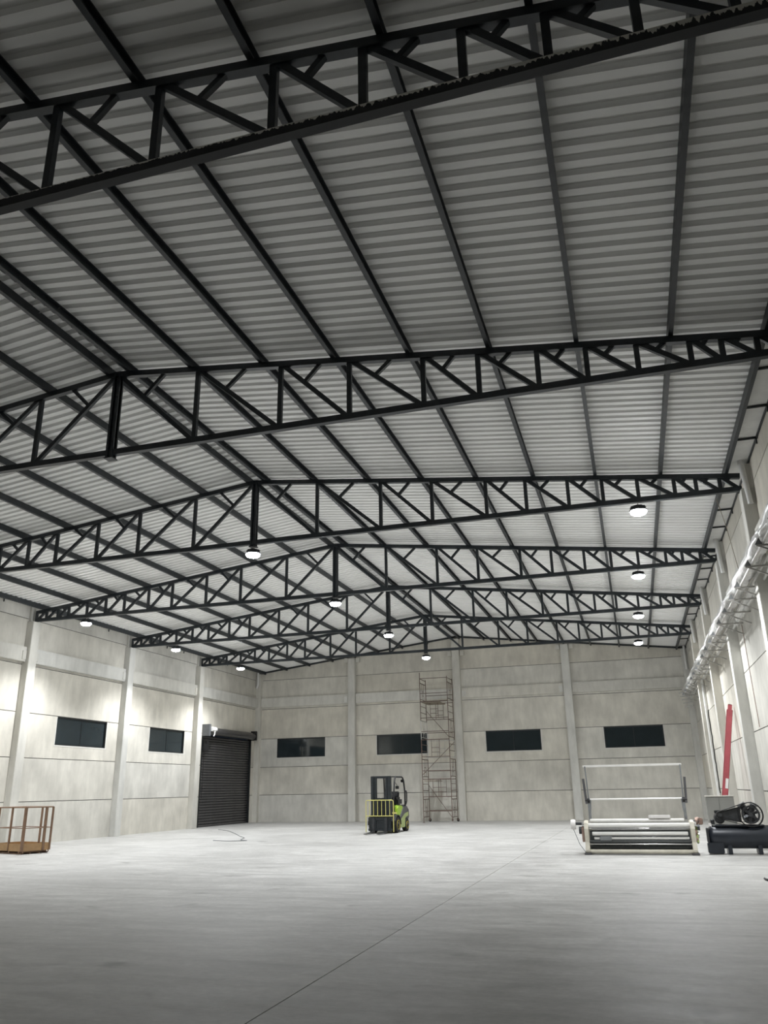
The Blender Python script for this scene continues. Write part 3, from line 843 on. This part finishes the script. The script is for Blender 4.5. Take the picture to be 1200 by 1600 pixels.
# ================================================================= ROLL REWINDING MACHINE
def winder():
    t = empty('rewinding_machine', (-0.13, 22.85, 0), 0, 'cream roll rewinding machine with white rollers and tall rear frame', 'machine')
    X0, X1 = -1.31, 1.31
    # side cheeks: cast profile
    for s, x in ((-1, X0), (1, X1)):
        pr2 = [(-0.06, 0.02), (-0.10, 0.10), (-0.02, 0.30), (-0.04, 0.62), (0.02, 0.76), (0.30, 0.82), (0.62, 0.76), (0.78, 0.52), (0.84, 0.12), (0.80, 0.02)]
        ck = MB().prism(pr2, x - 0.055, x + 0.055, 'x').build('side_cheek', M['cream'], t, bevel=0.015)
        MB().box(x - 0.09, x + 0.09, -0.12, 0.90, 0.0, 0.05).build('foot', M['grey_paint'], ck, bevel=0.01)
        for (y, z, r) in ((0.06, 0.72, 0.07), (0.10, 0.52, 0.085), (0.06, 0.36, 0.06)):
            MB().lathe([(0.001, 0), (r, 0), (r * 0.85, 0.05), (0.001, 0.06)] if s > 0 else [(0.001, 0), (r, 0), (r * 0.85, -0.05), (0.001, -0.06)], (x + s * 0.055, y, z), 'x', 14).build('bearing_cap', M['copper'] if z < 0.6 else M['chrome'], ck)
    def roller(y, z, r, mat, x0=X0 + 0.05, x1=X1 - 0.05, nm='roller'):
        o = MB().lathe([(0.02, x0), (r * 0.8, x0), (r, x0 + 0.015), (r, x1 - 0.015), (r * 0.8, x1), (0.02, x1)], (0, y, z), 'x', 18).build(nm, mat, t)
        return o
    roller(0.34, 0.80, 0.05, M['roller'], X0 + 0.10, X1 - 0.16)
    roller(0.08, 0.695, 0.058, M['roller'], X0 + 0.02, X1 - 0.02)
    roller(0.22, 0.60, 0.03, M['chrome'])
    roller(0.06, 0.50, 0.046, M['roller'], X0 + 0.14, X1 - 0.12)
    roller(0.10, 0.385, 0.034, M['roller'], X0 + 0.18, X1 - 0.10)
    roller(0.06, 0.31, 0.032, M['dkroller'])
    roller(0.04, 0.25, 0.018, M['chrome'])
    roller(0.10, 0.18, 0.036, M['dkroller'])
    MB().box(X0 + 0.05, X1 - 0.05, 0.46, 0.48, 0.06, 0.70).build('gap_shade_panel', M['dkroller'], t)  # dark sheet added behind the rollers to paint the shade of their gaps
    MB().box(X0 + 0.32, X0 + 0.62, 0.03, 0.18, 0.335, 0.435).build('web_guide', M['midgrey'], t, bevel=0.01)
    roller(-0.02, 0.08, 0.05, M['cream'], X0 + 0.05, X1 - 0.05, 'tie_beam')
    MB().box(X0, X1, 0.55, 0.61, 0.08, 0.20).build('rear_tie_beam', M['midgrey'], t, bevel=0.01)
    MB().box(X0, X1, 0.02, 0.06, 0.615, 0.625).build('edge_strip', M['midgrey'], t)
    MB().box(0.28, 0.82, 0.26, 0.40, 0.855, 0.93).build('cover_block', M['white'], t, bevel=0.01)
    # rear unwind frame
    for s in (-1, 1):
        x = s * 1.21
        up_ = MB().bar((x, 0.55, 0.82), (x, 0.62, 1.32), 0.07, 0.05, (1, 0, 0)).build('upright', M['midgrey'], t)
        MB().bar((x + s * 0.0, 0.62, 1.30), (x + s * 0.03, 0.72, 2.18), 0.035, 0.05, (1, 0, 0)).build('upright_arm', M['midgrey'], up_)
        MB().bar((x + s * 0.06, 0.58, 1.22), (x + s * 0.10, 0.66, 1.86), 0.06, 0.09, (1, 0, 0)).build('tension_arm', M['grey_paint'], up_)
        MB().lathe([(0.001, -0.06), (0.06, -0.06), (0.06, 0.06), (0.001, 0.06)], (x + s * 0.03, 0.60, 1.30), 'x', 12).build('arm_pivot', M['black'], up_)
        MB().tube([(x - s * 0.05, 0.60, 1.32), (x - s * 0.04, 0.57, 1.1), (x - s * 0.01, 0.5, 0.86)], 0.012, 6).build('air_hose', M['midgrey'], up_)
    MB().box(-1.30, 1.28, 0.70, 0.76, 2.155, 2.215).build('top_crossbar', M['roller'], t, bevel=0.008)
    MB().tube([(-1.18, 0.63, 1.33), (1.18, 0.63, 1.33)], 0.022, 8).build('guide_rod', M['roller'], t)
    # left hand wheel and shaft
    MB().tube([(X0 - 0.36, 0.16, 0.74), (X0, 0.16, 0.74)], 0.035, 10).build('shaft', M['pump'], t)
    hw = MB().lathe([(0.02, -0.06), (0.115, -0.06), (0.125, -0.03), (0.125, 0.03), (0.115, 0.06), (0.02, 0.06)], (X0 - 0.33, 0.16, 0.72), 'x', 20).build('hand_wheel', M['white'], t)
    MB().tube([(X0 - 0.33, 0.10, 0.60), (X0 - 0.20, 0.02, 0.25), (X0 - 0.06, -0.04, 0.06)], 0.008, 6).build('pull_cord', M['midgrey'], t)
    MB().lathe([(0.001, -0.05), (0.09, -0.05), (0.09, 0.05), (0.001, 0.05)], (X0 - 0.14, 0.10, 0.58), 'x', 16).build('brake_drum', M['pump'], t)
    MB().box(X0 - 0.12, X0 - 0.06, 0.0, 0.18, 0.30, 0.66).build('bracket', M['copper'], t, bevel=0.01)
    # right-hand gear train
    for (dx, y, z, r, mm) in ((0.12, 0.22, 0.78, 0.09, 'copper'), (0.15, 0.10, 0.64, 0.07, 'pump'), (0.12, 0.16, 0.46, 0.08, 'chrome'), (0.16, 0.34, 0.82, 0.06, 'copper')):
        MB().lathe([(0.02, -0.03), (r, -0.03), (r, 0.03), (0.02, 0.03)], (X1 + dx, y, z), 'x', 18, False).build('gear', M[mm], t)
    MB().tube([(X1 + 0.05, 0.22, 0.78), (X1 + 0.26, 0.22, 0.78)], 0.025, 8).build('shaft', M['pump'], t)
    MB().box(X1 + 0.16, X1 + 0.28, 0.18, 0.40, 0.70, 0.86).build('drive_motor', M['copper'], t, bevel=0.02)
    MB().prism([(0.0, 0.30), (0.10, 0.66), (0.20, 0.66), (0.16, 0.25)], X1 + 0.07, X1 + 0.12, 'x').build('gear_cover', M['dull_lime'], t, bevel=0.01)
    return t
winder()

# ================================================================= AIR COMPRESSOR
def compressor():
    t = empty('air_compressor', (2.30, 23.30, 0), 0, 'dark navy piston air compressor with round belt guard on horizontal tank', 'compressor')
    r = 0.275
    zc = 0.40
    x0, x1 = -0.66, 0.78
    prof = [(0.001, x0 - 0.10), (r * 0.5, x0 - 0.085), (r * 0.8, x0 - 0.055), (r * 0.96, x0 - 0.01), (r, x0 + 0.04), (r, x1 - 0.04), (r * 0.96, x1 + 0.01), (r * 0.8, x1 + 0.055), (r * 0.5, x1 + 0.085), (0.001, x1 + 0.10)]
    MB().lathe(prof, (0, 0, zc), 'x', 32).build('tank', M['tank'], t)
    for x in (-0.28, 0.42):
        MB().prism([(-0.24, 0.0), (0.24, 0.0), (0.20, 0.28), (-0.20, 0.28)], x - 0.05, x + 0.05, 'x').build('tank_leg', M['tank'], t, bevel=0.01)
    MB().box(-0.56, 0.60, -0.20, 0.22, 0.655, 0.69).build('saddle_plate', M['tank'], t, bevel=0.008)
    # pump: crankcase, two finned cylinders, heads
    pu = MB().lathe([(0.001, -0.13), (0.14, -0.13), (0.16, -0.08), (0.16, 0.10), (0.12, 0.14), (0.001, 0.14)], (0.30, 0.06, 0.86), 'y', 20).build('crankcase', M['pump'], t)
    for s in (-1, 1):
        c = MB()
        d = Vector((s * 0.5, 0, 0.86)).normalized()
        b = Vector((0.30, 0.08, 0.90))
        c.tube([b + d * 0.08, b + d * 0.28], 0.075, 12)
        for i in range(5):
            p = b + d * (0.13 + i * 0.03)
            c.tube([p, p + d * 0.01], 0.105, 14)
        cy = c.build('cylinder', M['pump'], pu)
        MB().tube([b + d * 0.28, b + d * 0.33], 0.10, 14).build('cylinder_head', M['midgrey'], pu)
    # belt guard: wire faced drum and tapered housing
    gx, gz, gr = 0.31, 0.93, 0.285
    gy = -0.22
    rim = MB()
    def ring(rad, y, n=32, rr=0.012, cx=gx, cz=gz):
        return [(cx + rad * math.cos(2 * PI * i / n), y, cz + rad * math.sin(2 * PI * i / n)) for i in range(n + 1)]
    rim.tube(ring(gr, gy - 0.04), 0.013, 6, False).tube(ring(gr, gy + 0.05), 0.013, 6, False)
    for i in range(32):
        u = 2 * PI * i / 32
        rim.tube([(gx + gr * math.cos(u), gy - 0.04, gz + gr * math.sin(u)), (gx + gr * math.cos(u), gy + 0.05, gz + gr * math.sin(u))], 0.006, 5)
    ro = rim.build('belt_guard', M['black'], t)
    for q in range(1, 4):
        MB().tube(ring(gr * q / 4.0, gy - 0.04), 0.004, 5, False).build('guard_wire', M['black'], ro)
    for i in range(8):
        u = 2 * PI * i / 8 + 0.2
        MB().tube([(gx, gy - 0.04, gz), (gx + gr * math.cos(u), gy - 0.04, gz + gr * math.sin(u))], 0.004, 5).build('guard_spoke', M['black'], ro)
    # guard housing bands over the belt
    sx, sz, sr = -0.42, 0.93, 0.075
    hs = MB()
    top = [(gx - 0.10, gz + gr), (gx - 0.16, gz + 0.26), (sx + 0.02, sz + sr + 0.01), (sx - 0.05, sz + sr - 0.02), (sx - 0.08, sz)]
    for i in range(len(top) - 1):
        hs.bar((top[i][0], gy, top[i][1]), (top[i + 1][0], gy, top[i + 1][1]), 0.11, 0.016, (0, 1, 0))
    bot = [(sx - 0.08, sz), (sx - 0.05, sz - 0.07), (sx + 0.06, sz - sr - 0.04), (gx - 0.12, gz - gr + 0.03)]
    for i in range(len(bot) - 1):
        hs.bar((bot[i][0], gy, bot[i][1]), (bot[i + 1][0], gy, bot[i + 1][1]), 0.11, 0.016, (0, 1, 0))
    hs.build('guard_housing', M['black'], t)
    MB().prism([(gx - 0.22, gz + 0.19), (sx + 0.02, sz + sr), (sx - 0.07, sz), (sx - 0.04, sz - 0.06), (sx + 0.06, sz - 0.11), (gx - 0.22, gz - 0.19)], gy + 0.045, gy + 0.055).build('guard_panel', M['pump'], t)
    # flywheel with fan spokes
    fwm = MB()
    n = 32
    fwm.lathe([(0.175, -0.03), (0.215, -0.03), (0.215, 0.03), (0.175, 0.03), (0.175, -0.03)], (gx, gy, gz), 'y', 28)
    fwm.f = fwm.f[:-2]; fwm.sm = fwm.sm[:-2]
    fwm.lathe([(0.001, -0.045), (0.055, -0.045), (0.055, 0.045), (0.001, 0.045)], (gx, gy, gz), 'y', 16)
    fwo = fwm.build('flywheel', M['pump'], t)
    for i in range(6):
        u = 2 * PI * i / 6 + 0.35
        p = Vector((math.cos(u), 0, math.sin(u)))
        MB().bar(Vector((gx, gy, gz)) + p * 0.05, Vector((gx, gy, gz)) + p * 0.18, 0.018, 0.065, (-math.sin(u) * 0.5, 0.86, math.cos(u) * 0.5)).build('flywheel_spoke', M['pump'], fwo)
    # v belts
    bl = MB()
    bl.bar((sx, gy, sz + 0.05), (gx - 0.05, gy, gz + 0.20), 0.03, 0.012).bar((sx, gy, sz - 0.05), (gx - 0.05, gy, gz - 0.20), 0.03, 0.012)
    bl.build('v_belt', M['rubber'], t)
    MB().lathe([(0.001, -0.03), (0.055, -0.03), (0.055, 0.03), (0.001, 0.03)], (sx, gy, sz), 'y', 16).build('motor_pulley', M['pump'], t)
    mt = MB().lathe([(0.001, -0.14), (0.11, -0.14), (0.13, -0.10), (0.13, 0.16), (0.12, 0.18), (0.001, 0.18)], (sx, 0.03, 0.84), 'y', 20).build('electric_motor', M['pump'], t)
    MB().box(sx - 0.10, sx + 0.06, -0.02, 0.1, 0.96, 1.03).build('terminal_box', M['pump'], mt, bevel=0.01)
    MB().lathe([(0.001, 0.0), (0.05, 0.0), (0.05, 0.10), (0.03, 0.12), (0.001, 0.12)], (-0.60, -0.06, 0.70), 'z', 14).build('pressure_switch', M['pump'], t)
    MB().tube([(-0.62, -0.10, 0.66), (-0.66, -0.16, 0.72), (-0.70, -0.16, 0.62), (-0.74, -0.12, 0.52)], 0.014, 6).build('air_line', M['chrome'], t)
    MB().lathe([(0.001, -0.012), (0.04, -0.012), (0.04, 0.012), (0.001, 0.012)], (-0.68, -0.18, 0.70), 'y', 14).build('pressure_gauge', M['white'], t)
    MB().box(-0.80, -0.42, -0.28, -0.02, 0.02, 0.28).build('drain_box', M['tank'], t, bevel=0.02)
    MB().box(-0.79, -0.74, -0.26, -0.04, 0.28, 0.62).build('wiring_duct', M['pump'], t, bevel=0.01)
    return t
compressor()

# ================================================================= ELECTRIC CABINET
cb = empty('electric_cabinet', (2.12, 25.35, 0), 0, 'plain grey metal cabinet standing behind the air compressor', 'cabinet')
MB().box(-0.36, 0.36, -0.16, 0.18, 0.04, 1.33).build('cabinet_body', M['cabinet'], cb, bevel=0.008)
for a, b in ((-0.352, -0.035), (-0.025, 0.352)):
    d = MB().box(a, b, -0.178, -0.16, 0.09, 1.315).build('cabinet_door', M['cabinet'], cb, bevel=0.004)
    MB().box(b - 0.04, b - 0.02, -0.19, -0.178, 0.6, 0.72).build('door_handle', M['midgrey'], d)
MB().box(-0.375, 0.375, -0.185, 0.19, 1.33, 1.36).build('cabinet_lid', M['cabinet_edge'], cb, bevel=0.006)
MB().box(-0.35, 0.35, -0.15, 0.17, 0.0, 0.04).build('plinth', M['grey_paint'], cb)

# ================================================================= RED TUBE leaning on the right wall
p0, p1 = Vector((2.29, 28.2, 0.09)), Vector((3.06, 28.2, 3.90))
rtb = empty('red_tube', p0, 0, 'long faded red square tube leaning against the right wall', 'steel tube')
dv = (p1 - p0)
dn = dv.normalized()
rm_ = MB()
for (a, b) in ((-1, 0), (1, 0), (0, -1), (0, 1)):
    side = Vector((dn.z, 0, -dn.x)) * (a * 0.081) + Vector((0, 1, 0)) * (b * 0.081)
    w, h = (0.17, 0.008) if b == 0 else (0.008, 0.17)
    rm_.bar(side, dv + side, w, h, (0, 1, 0))
rm_.build('tube_shell', M['red'], rtb)
pn = MB().bar(dv - dn * 0.2, dv + dn * 0.16, 0.12, 0.12).build('inner_tube', M['red'], rtb)
MB().bar(dv + dn * 0.16, dv + dn * 0.175, 0.10, 0.10).build('tube_end', M['black'], pn)
lb = dn * 1.62 + Vector((0, -0.088, 0)) + Vector((dn.z, 0, -dn.x)) * 0.03
MB().bar(lb - dn * 0.15, lb + dn * 0.15, 0.004, 0.085).build('paper_label', M['white'], rtb)
MB().bar(-dn * 0.05, dn * 0.0, 0.2, 0.2).build('foot_plate', M['red'], rtb)

# ================================================================= SERVICES on the right wall
def tray():
    t = empty('wall_services', (XWR, 0, 0), 0, 'long silver foil wrapped duct on bracket arms along the right wall', 'duct')
    # crumpled foil duct
    Y0, Y1 = 9.0, 43.2
    n, k = 260, 16
    rnd = random.Random(3)
    vs, fs = [], []
    ph_ = [rnd.uniform(0, 6.28) for _ in range(k)]
    pinch = [ty(q) + BAY * f for q in range(1, 7) for f in (0, 0.25, 0.5, 0.75)]
    for i in range(n + 1):
        y = Y0 + (Y1 - Y0) * i / n
        pd = min(abs(y - p) for p in pinch)
        base = 0.155 - 0.03 * math.exp(-(pd / 0.12) ** 2)
        for j in range(k):
            u = 2 * PI * j / k
            r = base * (1 + 0.10 * math.sin(3 * u + y * 2.3) + 0.05 * rnd.uniform(-1, 1) + 0.05 * math.sin(5 * y + ph_[j]))
            vs.append((-0.45 + r * math.cos(u), y, 6.03 + r * math.sin(u) * 1.15))
    for i in range(n):
        for j in range(k):
            j2 = (j + 1) % k
            fs.append((i * k + j, i * k + j2, (i + 1) * k + j2, (i + 1) * k + j))
    fs.append(tuple(range(k))); fs.append(tuple(n * k + j for j in reversed(range(k))))
    MB().add(vs, fs, True).build('foil_duct', M['film'], t)
    # carrier rail and arms
    MB().box(-0.56, -0.52, Y0, Y1, 5.80, 5.84).build('carrier_rail', M['galv'], t)
    MB().box(-0.34, -0.30, Y0, Y1, 5.80, 5.84).build('carrier_rail', M['galv'], t)
    arm = MB()
    arm.box(-0.66, 0.0, -0.02, 0.02, 5.765, 5.80)
    arm.bar((-0.62, 0, 5.775), (-0.02, 0.0, 5.48), 0.03, 0.03)
    am = arm.mesh('bracket_arm', M['galv'])
    gus = MB().prism([(-0.68, 5.80), (-0.55, 5.80), (-0.60, 5.93)], -0.02, 0.02).mesh('bracket_gusset', M['midgrey'])
    for p in pinch:
        if Y0 < p < Y1:
            dyo = 0.30 if any(abs(p - ty(q)) < 0.05 for q in range(0, 8)) else 0.0
            a = link('bracket_arm', am, t, (0, p + dyo, 0))
            link('bracket_gusset', gus, a)
    # cable bundle lying on the arms
    pts = []
    for i in range(60):
        y = Y0 + (Y1 - Y0) * i / 59
        pts.append((-0.14 + 0.02 * math.sin(i * 1.7), y, 5.83 + 0.015 * math.sin(i * 2.3)))
    MB().tube(pts, 0.03, 6).build('cable_bundle', M['pvc'], t)
    # cut pipe ends near the far corner
    for i in range(5):
        z = 6.0 - i * 0.17
        MB().tube([(-0.75 + i * 0.05, 43.3, z), (-0.15, 43.1, z + 0.03)], 0.03, 8).build('pipe_stub', M['galv'], t)
    return t
tray()

# rain-water downpipes at the column heads
dlab = {3: 'third', 4: 'fourth', 5: 'fifth', 6: 'sixth'}
for k in range(3, 7):
    y = ty(k) - 0.21 - 0.062
    o = MB().tube([(XWR - 0.20, y, 8.57), (XWR - 0.18, y, 8.3), (XWR - 0.14, y, 7.70), (XWR - 0.13, y, 7.52)], 0.06, 12).build('drain_pipe', M['pvc'])
    setp(o, 'short white drain pipe on right column under the %s truss from camera' % dlab[k], 'pipe', 'drain pipes at the column heads')
o = MB().tube([(XWR - 0.14, YF - 0.35, 8.55), (XWR - 0.14, YF - 0.35, 7.3)], 0.06, 12).build('drain_pipe', M['pvc'])
setp(o, 'short white drain pipe in the far right corner under the eave', 'pipe', 'drain pipes at the column heads')
o = MB().tube([(XWL + 0.15, YF - 0.36, 8.50), (XWL + 0.15, YF - 0.36, 7.75), (XWL + 0.10, YF - 0.36, 7.62), (XWL + 0.07, YF - 0.36, 7.55)], 0.06, 12).build('drain_pipe', M['pvc'])
setp(o, 'short white drain pipe in the far left corner above the roller door', 'pipe', 'drain pipes at the column heads')

# tall white pipe beside the sixth column with a black hose hanging on it
dp = MB().tube([(XWR - 0.08, ty(6) - 0.36, 0.0), (XWR - 0.08, ty(6) - 0.36, 5.9)], 0.065, 12).build('wall_pipe', M['pvc'])
setp(dp, 'tall white pipe running down the right wall behind the red tube', 'pipe')
hp = []
for i in range(16):
    z = 4.6 - i * 0.22
    hp.append((XWR - 0.045 - 0.02 * abs(math.sin(i * 1.9)), ty(6) - 0.75 + 0.06 * math.sin(i * 0.9), z))
hz = MB().tube(hp, 0.022, 6).build('hanging_hose', M['black'])
setp(hz, 'thin black hose hanging on the right wall beside the tall white pipe', 'hose')

# thin rope from the eave purlin to the duct and cable down the wall
rp_ = MB().tube([(2.66, 20.3, 8.42), (2.70, 19.7, 7.5), (2.75, 19.2, 6.19)], 0.008, 6).build('rope', M['plank'])
setp(rp_, 'thin rope tied from the right eave purlin down to the foil duct', 'rope')
wc = MB().tube([(XWR - 0.02, 23.4, 5.77), (XWR - 0.025, 23.3, 4.6), (XWR - 0.02, 23.25, 3.2), (XWR - 0.03, 23.2, 3.05)], 0.009, 6).build('wall_cable', M['copper'])
setp(wc, 'thin reddish cable running down the right wall from the duct', 'cable')

# cables on the floor
def floor_path(pts, r, name, mat, label, cat):
    out = []
    for i in range(len(pts) - 1):
        a, b = Vector(pts[i]), Vector(pts[i + 1])
        for q in range(4):
            out.append(a.lerp(b, q / 4))
    out.append(Vector(pts[-1]))
    sm_ = [out[0]] + [(out[i - 1] + out[i] * 2 + out[i + 1]) / 4 for i in range(1, len(out) - 1)] + [out[-1]]
    o = MB().tube([(p.x, p.y, r) for p in sm_], r, 6).build(name, mat)
    return setp(o, label, cat)
floor_path([(-19.25, 36.3), (-18.1, 35.1), (-16.4, 32.5), (-15.3, 30.7), (-14.7, 29.9), (-14.25, 28.55), (-13.72, 28.2), (-14.4, 27.9), (-15.2, 28.3)], 0.012, 'floor_cable', M['midgrey'],
           'thin grey cable lying loosely on the floor before the roller door', 'cable')
floor_path([(2.03, 17.35), (2.03, 17.15), (2.10, 17.02), (2.4, 16.9), (2.9, 17.0)], 0.02, 'floor_hose', M['black'],
           'black hose end on the floor at the right edge of the picture', 'hose')
